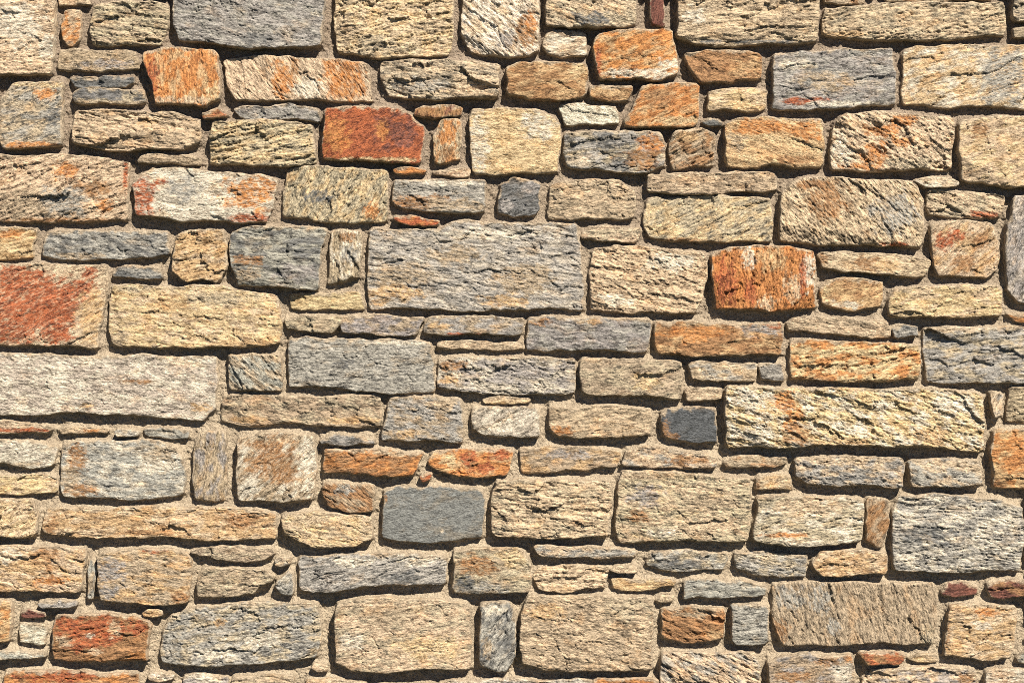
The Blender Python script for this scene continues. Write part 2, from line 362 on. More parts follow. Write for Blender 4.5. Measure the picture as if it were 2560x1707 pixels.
CT 40 .9|1745,80 1800,50 1900,35 2080,40 2140,70 2170,150 2180,280 2160,360 2100,405 1950,395 1800,390 1770,330 1745,200|R@1820,170,60,55 N@1960,310,80,60 N@2060,150,60,60 R@1900,130,50,40
AV 60 1|2240,60 2270,-60 2300,-130 2420,-140 2420,590 2310,560 2240,480 2230,300|V@2300,200,60,150
YC 8 1|1480,530 1510,480 1700,460 1950,450 2140,455 2200,500 2205,580 2180,650 2050,655 1800,655 1560,660 1475,650 1465,580|
ON 0 .7|2240,640 2420,630 2420,690 2300,690
NT 3 .7|-60,730 -40,695 150,695 400,705 600,705 750,700 770,760 765,860 740,905 600,900 400,905 150,910 0,900 -50,860 -60,790|V@650,745,120,40 R@720,715,45,25 O@200,770,200,50|long orange-brown stone with a grey upper corner
CB -8 1|800,700 850,668 1000,660 1200,668 1450,685 1475,740 1455,790 1350,800 1200,780 1000,760 850,750 810,740
GD 10 1.1|1490,740 1540,715 1650,725 1650,780 1540,795 1500,780
YO 12 1.2|825,850 860,815 1000,810 1300,825 1550,835 1655,845 1670,950 1660,1040 1600,1065 1300,1075 1000,1065 830,1065 820,960|N@1000,1062,200,12 O@1000,840,90,30
GK 6 1.1|1700,760 1720,735 1900,720 2200,725 2420,725 2420,1100 2200,1090 1950,1090 1720,1080 1705,950|C@1900,740,150,20
CG 3 1|165,990 200,955 400,950 590,965 600,1010 590,1075 450,1075 260,1070 185,1060
G 0 1|620,1000 660,970 770,975 780,1040 770,1075 690,1070 640,1065
C 3 .8|140,1160 170,1125 300,1120 380,1130 370,1190 280,1200 150,1205
YW -14 1.2|400,1170 430,1110 600,1110 900,1130 1200,1125 1600,1130 2000,1150 2070,1200 2085,1350 2080,1500 2020,1535 1800,1505 1500,1505 1200,1490 1000,1490 820,1510 600,1500 430,1510 405,1440 395,1280|O@780,1210,70,60 O@840,1310,60,70 N@850,1430,110,60 T@1150,1480,180,22 T@1730,1440,110,55 W@560,1200,130,70 W@600,1420,130,50 W@1900,1230,120,60|long pale yellow slab with an orange stain
CG 60 .8|2130,1180 2160,1150 2210,1170 2205,1300 2160,1320 2145,1260
B 8 1.1|2255,1150 2290,1120 2420,1120 2420,1345 2300,1345 2245,1330
TO 10 1.1|2150,1420 2200,1390 2420,1380 2420,1780 2250,1775 2150,1770 2145,1620 2130,1520|O@2280,1480,100,50 O@2300,1600,110,60 N@2180,1740,60,25
#G 0 1057 2.41231
WA 10 .9|-40,105 150,105 250,125 350,150 330,220 290,260 180,275 80,255 -40,230|B@100,250,150,15
YC 5 .9|-40,305 200,310 340,335 345,390 310,420 150,430 -40,420
GW -6 1|370,200 385,135 450,115 700,110 960,115 1060,150 1105,230 1110,350 1100,425 1000,445 850,460 700,455 560,445 400,440 370,380 368,280|N@470,210,60,80 N@490,400,80,40 B@420,330,60,80 B@980,190,100,60 W@950,260,130,40
BV 80 .8|1190,110 1215,65 1290,55 1360,70 1370,200 1365,350 1350,460 1290,470 1210,465 1170,430 1160,320 1165,200
BW 40 .6|1435,130 1450,95 1560,65 1700,60 1890,85 1905,200 1900,350 1880,460 1750,475 1600,465 1450,460 1435,400 1435,250|N@1640,200,140,130 W@1860,230,50,190 W@1500,390,60,80 N@1730,310,80,60
#H 800 1057 2.41231
GD 0 1|0,105 60,78 150,72 320,100 330,125 200,130 80,130 10,125
NO 10 1|25,190 40,160 200,160 400,160 620,180 600,230 560,310 400,315 200,305 40,300 20,250|C@450,180,130,15
NB -35 1|20,400 30,365 150,355 310,375 325,440 320,510 280,530 140,525 50,490 30,440|G@150,400,50,30
#G 0 1057 2.41231
YC 32 1.1|-40,465 100,462 205,470 230,560 225,640 190,680 90,690 -40,670
TC 3 .9|265,580 290,520 400,510 600,520 800,505 950,500 1200,505 1500,520 1660,555 1665,640 1650,695 1400,705 1100,690 900,685 700,690 500,685 300,665 260,630|N@310,620,40,50 N@1450,580,120,50 C@1100,600,120,50 N@900,660,200,15|very long low orange-tan stone
CY -10 1.1|1705,610 1720,560 1850,540 2050,545 2240,570 2245,640 2230,700 2150,735 1950,750 1850,725 1720,670
CT -8 1|-40,745 200,745 400,750 500,760 515,830 495,930 480,1015 300,1010 100,1005 -40,1000|N@270,800,80,60 T@120,860,170,35 N@300,880,40,30 W@60,800,80,40 O@300,950,90,30
GB 80 .8|540,850 560,830 580,850 578,940 555,1060 530,1060 535,950
BT -4 .9|595,820 640,780 800,755 1000,755 1110,780 1150,850 1145,980 1135,1060 1080,1085 900,1090 760,1075 615,1065 600,980 605,900|V@680,890,90,70 R@930,765,70,14 V@670,1010,60,40 N@1100,1040,50,40
BK -6 1|1145,775 1200,755 1400,745 1640,755 1655,780 1580,825 1420,835 1300,815 1200,795
CG 0 1|1660,825 1700,805 1760,810 1750,845 1700,865 1660,855
BK 8 1|1195,960 1230,890 1250,868 1400,865 1580,885 1660,920 1640,955 1560,985 1540,1020 1350,1045 1200,1050 1190,1000
G 40 .7|1680,950 1720,910 1770,930 1770,1000 1750,1035 1700,1025 1670,990|W@1720,940,30,25
#H 800 1057 2.41231
G 12 1|-130,870 -100,810 100,790 300,790 500,785 740,800 760,860 755,950 700,970 500,970 350,975 150,1000 -20,1015 -100,1005 -125,960|W@600,830,150,40 W@200,830,120,30 D@500,920,100,40
#G 0 1057 2.41231
TO 10 1|-40,1065 60,1070 75,1130 65,1250 50,1310 -40,1320
G 3 .8|230,1090 280,1070 460,1075 465,1095 380,1110 260,1110
M 0 .6|125,1140 180,1125 270,1135 275,1165 200,1175 130,1170
WC 10 .9|120,1230 150,1205 260,1215 275,1260 270,1320 200,1335 120,1320
GW 3 .9|-40,1385 150,1380 270,1380 275,1405 180,1415 -40,1425
N 10 1|335,1190 350,1160 550,1150 800,1165 890,1190 910,1240 895,1330 890,1430 700,1430 500,1430 330,1420 320,1330|R@450,1220,110,70 R@650,1220,110,70 R@560,1310,150,50 R@840,1230,60,40 C@700,1235,40,45 C@400,1310,45,35 W@550,1275,30,14 O@850,1400,60,30 C@580,1370,50,20|rust-red stone with pale blotches near the lower left
T 0 .8|860,1145 900,1120 980,1130 980,1155 920,1170 870,1165
GK 8 1.1|990,1250 1040,1160 1180,1110 1400,1085 1650,1080 1920,1090 1935,1200 1935,1330 1900,1410 1700,1430 1450,1450 1150,1455 1000,1440 975,1370|T@1330,1195,40,22 W@1550,1300,150,40 W@1300,1380,150,40|large blue-grey stone near the bottom
#H 800 1057 2.41231
CK 8 1.1|100,1150 130,1080 250,1055 450,1050 650,1060 850,1085 900,1150 905,1300 900,1480 800,1480 600,1475 400,1500 200,1490 95,1440 95,1300|W@200,1310,80,50 Y@650,1350,180,70 B@400,1150,150,60
#G 0 1057 2.41231
C 0 .8|1875,1475 1900,1450 1975,1465 1975,1495 1920,1500
NO 8 1|30,1540 50,1500 200,1490 500,1485 830,1515 840,1620 30,1620|R@350,1520,200,40
WC 0 1|890,1525 930,1505 1050,1520 1040,1540 960,1560 900,1545
WV 0 1|1110,1550 1130,1520 1250,1510 1370,1535 1390,1600 1110,1600
BK 0 1|1400,1560 1430,1530 1600,1510 1770,1540 1780,1600 1400,1600
#H 800 1057 2.41231
C 0 1|-110,1590 -80,1552 30,1545 150,1550 280,1562 285,1640 -110,1640
OT 8 1|660,220 680,180 760,165 900,160 1150,160 1165,200 1150,250 1120,310 1000,330 850,320 720,290 665,255|R@900,220,60,50 R@1090,190,70,30 R@1000,270,60,30 N@930,240,25,15 Y@780,220,50,40|small vivid orange-red stone
BT 8 .7|1205,180 1230,150 1400,140 1650,150 1790,170 1805,220 1790,265 1600,285 1400,295 1230,300 1210,260|V@1500,190,120,30
RN 0 .5|600,325 650,305 670,315 660,340 620,355
Q 10 .35|385,450 400,410 500,385 750,385 960,400 985,450 985,580 970,690 850,700 700,720 550,715 390,690 375,640 380,540|N@395,455,14,20 W@740,650,10,10|smooth dark slate-grey stone
CK -3 1.1|1040,430 1060,350 1200,335 1500,340 1730,350 1755,420 1750,550 1730,680 1600,680 1400,695 1200,685 1100,680 1040,640 1035,530|B@1300,550,150,50
KB 0 1|805,850 815,770 900,755 1100,750 1220,770 1270,850 1270,940 1245,1015 1100,1025 950,1030 830,1020 800,960|N@960,850,110,60 G@950,990,180,35 Y@1150,810,90,50 D@880,960,60,40
GC 0 .9|1300,760 1340,735 1600,740 1800,750 1905,775 1890,810 1700,815 1500,805 1330,795|C@1600,750,280,14
C 5 1.1|1290,910 1330,870 1500,855 1720,865 1740,920 1720,990 1600,990 1450,1020 1320,1000 1295,950
C 0 .8|1745,885 1800,860 1910,870 1905,900 1820,900
TY 5 .9|1760,960 1790,935 2000,935 2145,955 2130,980 1980,1005 1850,1010 1770,995
C 0 .8|2020,1070 2060,1040 2135,1045 2125,1070 2050,1080
GD 55 1|965,1120 980,1085 1080,1075 1140,1085 1165,1150 1175,1280 1175,1400 1130,1480 1050,1485 970,1460 965,1300|W@1060,1120,60,30 B@1010,1350,30,60
BC -8 1.1|1215,1150 1240,1080 1260,1040 1500,1035 1800,1045 2000,1060 2005,1200 2000,1480 1800,1485 1500,1495 1350,1485 1220,1440 1205,1350|T@1350,1130,100,50 K@1850,1100,120,80
WG 0 1|720,1570 800,1545 1100,1540 1640,1550 1640,1640 720,1640
ON 0 .8|1650,1575 1700,1535 2040,1545 2050,1640 1650,1640
#I 1585 1057 2.41231
KC -5 1|-100,420 -85,350 -68,290 100,285 400,310 690,330 700,450 695,600 680,705 500,710 200,715 -50,722 -92,700 -110,600|V@80,440,90,60 N@20,560,60,40 W@180,660,90,25 C@450,620,180,50 B@450,470,180,60
CG 0 1|-70,240 -50,170 50,145 250,160 430,185 505,210 495,260 400,270 200,265 -30,260|N@300,225,130,25
GK 0 1.1|85,820 110,780 300,765 540,785 560,830 540,880 420,880 300,895 150,880 90,860|D@250,850,140,25
N -15 1.2|165,1170 190,1120 350,1105 520,1115 545,1180 535,1290 430,1310 300,1325 200,1300 165,1250|B@400,1140,130,30 T@490,1270,50,30 O@410,1265,25,12
BN -8 1|540,240 600,210 750,195 920,210 925,235 850,265 700,262 560,265
GC -4 1.5|970,250 990,210 1200,200 1450,205 1600,215 1620,290 1615,370 1550,385 1350,370 1200,375 1050,365 975,320|C@1250,230,200,25 D@1300,330,150,12
GC -10 1.3|1655,250 1690,225 1850,215 2080,235 2090,310 2075,375 1950,385 1800,375 1690,380 1660,320|C@1850,240,150,15
CT 10 .9|740,345 770,320 850,310 940,320 950,370 935,400 850,395 735,400|N@748,370,14,30
KW 5 1.1|740,480 770,440 1000,445 1200,445 1370,460 1375,560 1365,690 1290,715 1100,735 900,735 760,715 720,680 730,590 745,540|O@900,670,110,14 C@1050,500,250,50
NB 60 .6|1400,500 1420,455 1510,460 1530,520 1525,640 1500,725 1450,740 1400,710 1395,600||small upright brown stone
GW -3 1.2|1555,540 1600,440 1750,430 2000,440 2210,465 2250,490 2335,510 2345,700 2325,880 2300,890 2050,895 1750,890 1570,880 1555,760|W@2100,660,50,45 D@1750,680,150,60|large pale blue-grey stone by the right edge
GK -6 1.1|610,830 620,785 750,775 950,790 1040,800 1040,860 1030,925 900,930 720,915 620,880|W@800,800,150,20
TC 8 1.1|1080,830 1120,775 1250,765 1450,775 1520,800 1520,870 1500,905 1350,905 1230,925 1130,915 1085,870
G 2 1|300,1000 320,960 500,945 700,960 795,985 790,1030 700,1045 500,1050 400,1040 300,1060
G 8 .9|590,1150 580,1100 700,1090 790,1100 805,1180 805,1290 760,1325 640,1330 590,1280
B -75 .9|835,1010 870,975 1050,955 1400,960 1800,965 1830,1050 1825,1200 1800,1330 1600,1330 1450,1325 1200,1340 900,1335 860,1260 830,1150|G@950,1050,90,70 G@1120,1060,60,80 N@880,1250,50,60 K@1770,1280,50,60 G@1200,1220,40,50|large olive-tan stone with upright grain
M 0 .7|1870,1000 1900,960 2000,960 2075,990 2065,1030 1960,1045 1890,1040||small maroon stone left of another maroon one
MN 0 .7|2135,1000 2150,965 2250,950 2420,955 2420,1045 2250,1050 2150,1045
CT 8 1|1890,1180 1910,1100 2100,1090 2280,1100 2300,1160 2295,1300 2260,1410 2150,1430 2000,1410 1870,1400 1875,1300|O@2120,1140,80,25 T@2100,1270,150,50 N@1880,1250,18,100 W@2090,1220,60,25
GK 0 1|2325,1400 2360,1360 2420,1350 2420,1460 2340,1440
CG -25 1.2|165,1440 190,1385 350,1375 500,1385 720,1380 750,1460 760,1640 180,1640
BV 10 1|805,1440 900,1400 1080,1390 1300,1395 1325,1480 1340,1640 810,1640|N@1150,1420,65,32 N@950,1520,100,30 W@1250,1500,60,50 O@1290,1410,40,20
NR 5 .8|1360,1400 1400,1385 1590,1385 1620,1415 1590,1450 1470,1455 1400,1450
YC 0 .9|1650,1420 1720,1395 1830,1400 1835,1430 1780,1445
CV 5 1|1390,1540 1420,1490 1600,1470 1900,1475 2050,1490 2060,1640 1390,1640|N@2000,1540,50,40
CW 5 1|2120,1530 2150,1490 2300,1480 2420,1490 2420,1640 2120,1640
"""

def parse():
    out = []
    ox = oy = 0.0; sc = 1.0
    for line in DATA.strip().splitlines():
        if line.startswith('#'):
            t = line.split(); ox, oy, sc = float(t[1]), float(t[2]), float(t[3]); continue
        f = line.split('|')
        p, ang, rough = f[0].split()
        pts = np.array([[float(v) for v in q.split(',')] for q in f[1].split()])
        pts = pts / sc + (ox, oy)
        pat = []
        if len(f) > 2:
            for q in f[2].split():
                k, v = q.split('@'); v = [float(z) / sc for z in v.split(',')]
                pat.append((k, v[0] + ox, v[1] + oy, v[2], v[3]))
        out.append(dict(pal=p, ang=float(ang), rough=float(rough), pts=pts, pat=pat,
                        label=f[3] if len(f) > 3 else None))
    return out

STONES = parse()
rnd = np.random.RandomState(3)
for s in STONES:            # stones that leave the picture go on beyond its edge
    p = s['pts']
    ex = rnd.uniform(40, 170); ey = rnd.uniform(20, 80)
    p[p[:, 0] < -4, 0] -= ex
    p[p[:, 0] > 2564, 0] += ex
    p[p[:, 1] < -4, 1] -= ey
    p[p[:, 1] > 1711, 1] += ey

def inside(poly, X, Y):
    r = np.zeros(X.shape, bool)
    n = len(poly)
    for i in range(n):
        x0, y0 = poly[i]; x1, y1 = poly[(i + 1) % n]
        if y0 == y1:
            continue
        c = ((y0 > Y) != (y1 > Y)) & (X < (x1 - x0) * (Y - y0) / (y1 - y0) + x0)
        r ^= c
    return r

def square_up(p):
    """a short edge that cuts the corner between two long ones moves out towards that corner"""
    p = p.copy(); n = len(p)
    for i in range(n):
        a, b = p[i], p[(i + 1) % n]
        pa, nb = p[i - 1], p[(i + 2) % n]
        e = b - a; u = a - pa; w = nb - b
        le, lu, lw = np.linalg.norm(e), np.linalg.norm(u), np.linalg.norm(w)
        if le > 34 or lu < le * 0.9 or lw < le * 0.9:
            continue
        u = u / lu; w = w / lw
        cr = u[0] * w[1] - u[1] * w[0]
        if cr < 0.7:
            continue
        t = ((b - a)[0] * w[1] - (b - a)[1] * w[0]) / cr
        X = a + u * t
        if t < 0 or np.linalg.norm(X - a) > 40 or np.linalg.norm(X - b) > 40:
            continue
        p[i] = a + (X - a) * 0.5; p[(i + 1) % n] = b + (X - b) * 0.5
    return p

def ragged(p, rr, lv=4):
    """broken edges: straight runs split at odd places and knocked in or out"""
    for k in range(lv):
        q = []
        n = len(p)
        for i in range(n):
            a, b = p[i], p[(i + 1) % n]
            q.append(a)
            L = np.linalg.norm(b - a)
            if L > 9:
                t = rr.uniform(0.3, 0.7)
                nn = np.array([b[1] - a[1], a[0] - b[0]]) / L
                q.append(a + (b - a) * t + nn * np.clip(rr.normal(0, 0.045 * L), -3.2, 3.2))
        p = np.array(q)
    return p

def outline(pts, seed):
    """closed outline with broken edges, ~3 mm steps, and its outward normals"""
    p = ragged(square_up(pts), np.random.RandomState(seed + 900))
    nx = np.roll(p, -1, 0)
    q = np.empty((len(p) * 2, 2))
    t = 0.18
    q[0::2] = p * (1 - t) + nx * t
    q[1::2] = p * t + nx * (1 - t)
    seg = np.linalg.norm(np.roll(q, -1, 0) - q, axis=1)
    cum = np.concatenate([[0], np.cumsum(seg)])
    tot = cum[-1]
    n = max(40, int(tot / 3.0))
    sv = np.linspace(0, tot, n, endpoint=False)
    qq = np.vstack([q, q[:1]])
    o = np.stack([np.interp(sv, cum, qq[:, 0]), np.interp(sv, cum, qq[:, 1])], 1)
    tan = np.roll(o, -2, 0) - np.roll(o, 2, 0)
    tan /= np.maximum(np.linalg.norm(tan, axis=1), 1e-6)[:, None]
    nrm = np.stack([tan[:, 1], -tan[:, 0]], 1)   # outward for clockwise-on-screen outlines
    o = o + nrm * 1.5
    return o, nrm

def resample(c, n):
    seg = np.linalg.norm(np.diff(c, axis=0), axis=1)
    cum = np.concatenate([[0], np.cumsum(seg)])
    s = np.linspace(0, cum[-1], n)
    return np.stack([np.interp(s, cum, c[:, 0]), np.interp(s, cum, c[:, 1])], 1)

def nearest(P, o):
    """distance of P to the closed outline o and index of the nearest outline point"""
    Pf = (P - o.mean(0)).astype(np.float32); of = (o - o.mean(0)).astype(np.float32)
    I = np.empty(len(P), int); on2 = (of ** 2).sum(1)
    for k in range(0, len(P), 8192):
        I[k:k + 8192] = (on2 - 2 * (Pf[k:k + 8192] @ of.T)).argmin(1)
    D = np.full(len(P), 1e9)
    for a, b in ((o[I], np.roll(o, -1, 0)[I]), (np.roll(o, 1, 0)[I], o[I])):
        ab = b - a
        t = np.clip(((P - a) * ab).sum(1) / np.maximum((ab ** 2).sum(1), 1e-9), 0, 1)
        D = np.minimum(D, np.linalg.norm(P - a - t[:, None] * ab, axis=1))
    return D, I

def stone_arrays(s, seed, step):
    pts = s['pts']
    if 0.5 * np.sum(pts[:, 0] * np.roll(pts[:, 1], -1) - np.roll(pts[:, 0], -1) * pts[:, 1]) < 0:
        pts = pts[::-1]
    rr = np.random.RandomState(seed * 7 + 1)
    o, nrm = outline(pts, seed)
    mn, mx = o.min(0), o.max(0); size = mx - mn; cen = (mn + mx) / 2
    w, h = size
    # four corners
    q = (o - cen) / (size / 2)
    ci = [int(np.argmax(q @ np.array(v, float))) for v in ((-1, -1), (1, -1), (1, 1), (-1, 1))]
    n = len(o)
    def arc(i, j):
        k = (j - i) % n
        return o[(i + np.arange(k + 1)) % n]
    top = arc(ci[0], ci[1]); right = arc(ci[1], ci[2]); bot = arc(ci[2], ci[3])[::-1]; left = arc(ci[3], ci[0])[::-1]
    N = max(8, int(w / step)); M = max(6, int(h / step))
    top, bot = resample(top, N + 1), resample(bot, N + 1)
    left, right = resample(left, M + 1), resample(right, M + 1)
    u = np.linspace(0, 1, N + 1)[None, :, None]; v = np.linspace(0, 1, M + 1)[:, None, None]
    G = (1 - v) * top[None] + v * bot[None] + (1 - u) * left[:, None] + u * right[:, None] \
        - ((1 - u) * (1 - v) * top[0] + u * (1 - v) * top[-1] + (1 - u) * v * bot[0] + u * v * bot[-1])
    P = G.reshape(-1, 2)
    d, idx = nearest(P, o)
    x, y = P[:, 0] - cen[0], P[:, 1] - cen[1]
    a = math.radians(-s['ang'])                   # positive angle rises to the right
    ca, sa = math.cos(a), math.sin(a)
    wu = 4 * perlin(P[:, 0] / 80, P[:, 1] / 60, seed + 3)
    U = x * ca + y * sa
    V = -x * sa + y * ca + wu
    U = U + rr.uniform(-500, 500); V = V + rr.uniform(-500, 500)
    small = min(w, h)
    # ---- relief (mm, towards the viewer)
    R = s['rough'] * (0.55 + 0.45 * min(1.0, small / 90.0))
    T = s.get('T') or float(np.clip(24 + small * 0.06 + rr.uniform(-8, 11), 15, 45))
    rb = 1.4 + 1.0 * fbm(o[:, 0] / 40, o[:, 1] / 40, seed + 21, 2)
    down = np.clip(nrm[:, 1], 0, 1); leftw = np.clip(-nrm[:, 0], 0, 1)
    rb = rb * (1 + (1.6 + 1.8 * perlin(o[:, 0] / 55, o[:, 1] / 55, seed + 5)) * down + 0.5 * leftw)
    rb = np.clip(rb * (0.6 + 0.5 * min(1.3, small / 70)), 1.5, min(18.0, small * 0.3))
    for _ in range(3):
        rb = (rb + np.roll(rb, 1) + np.roll(rb, -1)) / 3
    r = rb[idx]
    dd = np.clip(d + 1.2 * perlin(P[:, 0] / 9, P[:, 1] / 9, seed + 8) * sstep(0, 4, d), 0, None)
    e = np.clip(1 - dd / r, 0, 1)
    edge = r * (1 - np.sqrt(np.clip(1 - e * e, 0, 1))) * 0.9
    fade = 0.25 + 0.75 * sstep(0, 7, d)
    tilt = x / max(w, 60) * rr.uniform(-3, 3) + y / max(h, 60) * rr.uniform(-3.2, 2.0) * 1.2
    gs, an, kt, kg, ki = rr.uniform(.85, 1.3), rr.uniform(.8, 1.9), rr.uniform(.4, 1.8), rr.uniform(.5, 1.25), rr.uniform(.3, 1.9)
    low = 2.6 * fbm(U / 110, V / 60, seed + 31, 3)
    wx = x + 6 * perlin(P[:, 0] / 30, P[:, 1] / 30, seed + 33); wy = y + 6 * perlin(P[:, 0] / 30, P[:, 1] / 30, seed + 34)
    fac = np.zeros(len(P))
    for _ in range(rr.randint(3, 7)):           # hewn facets
        th = rr.uniform(-0.1 * np.pi, 1.2 * np.pi); cx_, sy_ = math.cos(th), math.sin(th)
        pr = wx * cx_ + wy * sy_
        sup = pr.max(); fr_ = rr.uniform(0.55, 0.97)
        fac = np.maximum(fac, np.clip(pr - fr_ * sup, 0, None) * rr.uniform(0.12, 0.5))
    low = low - 0.34 * T * np.tanh(fac / (0.34 * T))
    ns = int(np.clip(w * h / (rr.uniform(45, 85) * rr.uniform(20, 34)), 3, 60))      # split plates, each with its own tilt and level
    pu, pv = rr.uniform(U.min(), U.max(), ns), rr.uniform(V.min(), V.max(), ns)
    Uw = U + 9 * perlin(U / 20, V / 12, seed + 43); Vw = V + 5 * perlin(U / 20, V / 12, seed + 44)
    best = np.full(len(P), 1e9); plate = np.zeros(len(P))
    for k in range(ns):
        du, dv = Uw - pu[k], Vw - pv[k]
        d2 = du * du / 5.0 + dv * dv
        zz = rr.uniform(-2.0, 2.0) + np.clip(du, -60, 60) * rr.normal(0, 0.022) + np.clip(dv, -40, 40) * rr.normal(0.0, 0.06)
        m_ = d2 < best
        best = np.where(m_, d2, best); plate = np.where(m_, zz, plate)
    step_f = fbm(U / (60 * gs * an), V / (13 * gs), seed + 45, 3, 0.5) * 1.9
    fl = np.floor(step_f); fr = step_f - fl
    terr = 1.15 * kt * plate + (fl + sstep(0.8, 1.0, fr)) * 1.2 * kt
    grain = kg * (0.55 * ridged(U / (24 * gs * an), V / (5.0 * gs), seed + 51, 2) + 1.7 * fbm(U / (12 * an), V / 4.2, seed + 61, 2, 0.6))
    rough2 = 0.6 * ki * fbm(P[:, 0] / 8, P[:, 1] / 8, seed + 71, 2)
    cr = np.abs(perlin(U / 70, V / 34, seed + 81) + 0.12 * perlin(U / 12, V / 8, seed + 82))
    crm = sstep(0.1, 0.35, perlin(U / 90 + 7, V / 60, seed + 83))
    crack = -5.5 * sstep(0.04, 0.0, cr) * crm
    pit = -2.6 * sstep(0.50, 0.66, perlin(U / 22, V / 9, seed + 91))
    low = low - np.percentile(low, 70); terr = terr - terr.mean()
    z = T - edge + tilt + low * min(1.25, 0.5 + 0.5 * R) + R * (0.4 + 0.6 * fade) * terr + R * fade * (grain + rough2) + fade * min(R, 1.2) * (crack + pit)
    # ---- mineral colours
    kinds = s['pal']
    L = np.tile(np.array(PAL[kinds[0]][0]), (len(P), 1)); K = np.tile(np.array(PAL[kinds[0]][1]), (len(P), 1))
    jit = 1 + rr.uniform(-.07, .07) + rr.uniform(-.02, .02, 3)
    L *= jit; K *= jit
    def blend(k, wt):
        nonlocal L, K
        L = L * (1 - wt[:, None]) + np.array(PAL[k][0]) * wt[:, None]
        K = K * (1 - wt[:, None]) + np.array(PAL[k][1]) * wt[:, None]
    nz = fbm(U / 48, V / 22, seed + 101, 5, 0.6)
    if len(kinds) > 1:
        blend(kinds[1], sstep(-0.14, 0.30, nz) * 0.9)
    n2 = fbm(U / 34, V / 20, seed + 111, 4, 0.65) + 0.35 * fbm(U / 9, V / 4, seed + 116, 2)
    thin = 0.45 + 0.55 * sstep(-0.35, 0.12, fbm(U / 14, V / 4.0, seed + 126, 3))
    for (k, px, py, rx, ry) in s['pat']:
        kx = np.clip(rx * 0.75, 10, 36)
        n3 = fbm(U / kx + px, V / (kx * 0.6) + py, seed + 131, 4, 0.62)
        q = np.sqrt(((P[:, 0] - px) / rx) ** 2 + ((P[:, 1] - py) / ry) ** 2) + 1.0 * n3 + 0.35 * n2
        blend(k, sstep(1.25, 0.72, q) * thin)
    topw = sstep(-0.2, 0.6, -nrm[idx, 1]) * 0.8 + 0.25
    sm = fbm(P[:, 0] / 30, P[:, 1] / 30, seed + 141, 4, 0.6)
    blend('X', 0.85 * sstep(1.0, 0.35, d / (10.0 * topw) - 1.3 * sm + 0.25))
    # ---- side rings going back into the mortar
    ring = np.concatenate([np.arange(N + 1), (np.arange(1, M + 1)) * (N + 1) + N,
                           M * (N + 1) + np.arange(N - 1, -1, -1), np.arange(M - 1, 0, -1) * (N + 1)])
    rp = P[ring]
    tan = np.roll(rp, -1, 0) - np.roll(rp, 1, 0)
    tan /= np.maximum(np.linalg.norm(tan, axis=1), 1e-6)[:, None]
    on = np.stack([tan[:, 1], -tan[:, 0]], 1)
    zr = z[ring]
    nb = len(P); nr = len(ring)
    allP, allz, allU, allV, aL, aK = [P], [z], [U], [V], [L], [K]
    for t, outw in ((0.35, 0.8), (0.7, 1.2), (1.0, 0.4)):
        zz = zr * (1 - t) + (-14.0) * t
        off = outw + 1.6 * perlin(rp[:, 0] / 14 + 3 * t, rp[:, 1] / 14 + zz / 6, seed + 121)
        allP.append(rp + on * off[:, None]); allz.append(zz)
        allU.append(U[ring]); allV.append(V[ring] + (zr - zz)); aL.append(L[ring]); aK.append(K[ring])
    P2 = np.vstack(allP); Z2 = np.concatenate(allz)
    co = np.stack([(P2[:, 0] - cen[0]) / 1000, -Z2 / 1000, -(P2[:, 1] - cen[1]) / 1000], 1)
    i = np.arange(N)[None, :]; j = np.arange(M)[:, None]
    b = (j * (N + 1) + i).reshape(-1)
    faces = [np.stack([b, b + N + 1, b + N + 2, b + 1], 1)]
    prev = ring
    for k in range(3):
        cur = nb + k * nr + np.arange(nr)
        faces.append(np.stack([prev, np.roll(prev, -1), np.roll(cur, -1), cur], 1))
        prev = cur
    faces = np.vstack(faces)
    gcv = np.stack([np.concatenate(allU), np.concatenate(allV), np.full(len(Z2), seed * 3.7)], 1)
    return co, faces, np.vstack(aL), np.vstack(aK), gcv, cen, o, T

def make_mesh(name, co, faces, mat, attrs=()):
    me = bpy.data.meshes.new(name)
    nv, nf = len(co), len(faces)
    me.vertices.add(nv)
    me.vertices.foreach_set("co", np.ascontiguousarray(co, dtype=np.float32).ravel())
    me.loops.add(nf * 4)
    me.loops.foreach_set("vertex_index", np.ascontiguousarray(faces, dtype=np.int32).ravel())
    me.polygons.add(nf)
    me.polygons.foreach_set("loop_start", np.arange(0, nf * 4, 4, dtype=np.int32))
    me.polygons.foreach_set("use_smooth", np.ones(nf, dtype=bool))
    me.update(calc_edges=True)
    for nm, kind, arr in attrs:
        at = me.attributes.new(nm, kind, 'POINT')
        if kind == 'FLOAT_COLOR':
            arr = np.concatenate([arr, np.ones((nv, 1))], 1)
            at.data.foreach_set("color", np.ascontiguousarray(arr, dtype=np.float32).ravel())
        else:
            at.data.foreach_set("vector", np.ascontiguousarray(arr, dtype=np.float32).ravel())
    me.materials.append(mat)
    return me

# ------------------------------------------------------------------ ground
gm = bpy.data.meshes.new("ground")
gm.from_pydata([(-400, -400, 0), (400, -400, 0), (400, 400, 0), (-400, 400, 0)], [], [(0, 1, 2, 3)])
gm.materials.append(ground_material())
ground = bpy.data.objects.new("ground", gm)
ground["kind"] = "structure"
col.objects.link(ground)

# ------------------------------------------------------------------ the wall
wall = bpy.data.objects.new("stone_wall", None)
wall.location = (0, 0, 0)
wall["label"] = "sunlit wall of rough tan, grey and rust coloured stones set in sandy mortar"
wall["category"] = "wall"
wall["kind"] = "thing"
col.objects.link(wall)

X0, X1, Y0, Y1 = -640, 3200, -420, 2450       # extent of the wall in picture mm; 2450 lies just under the ground

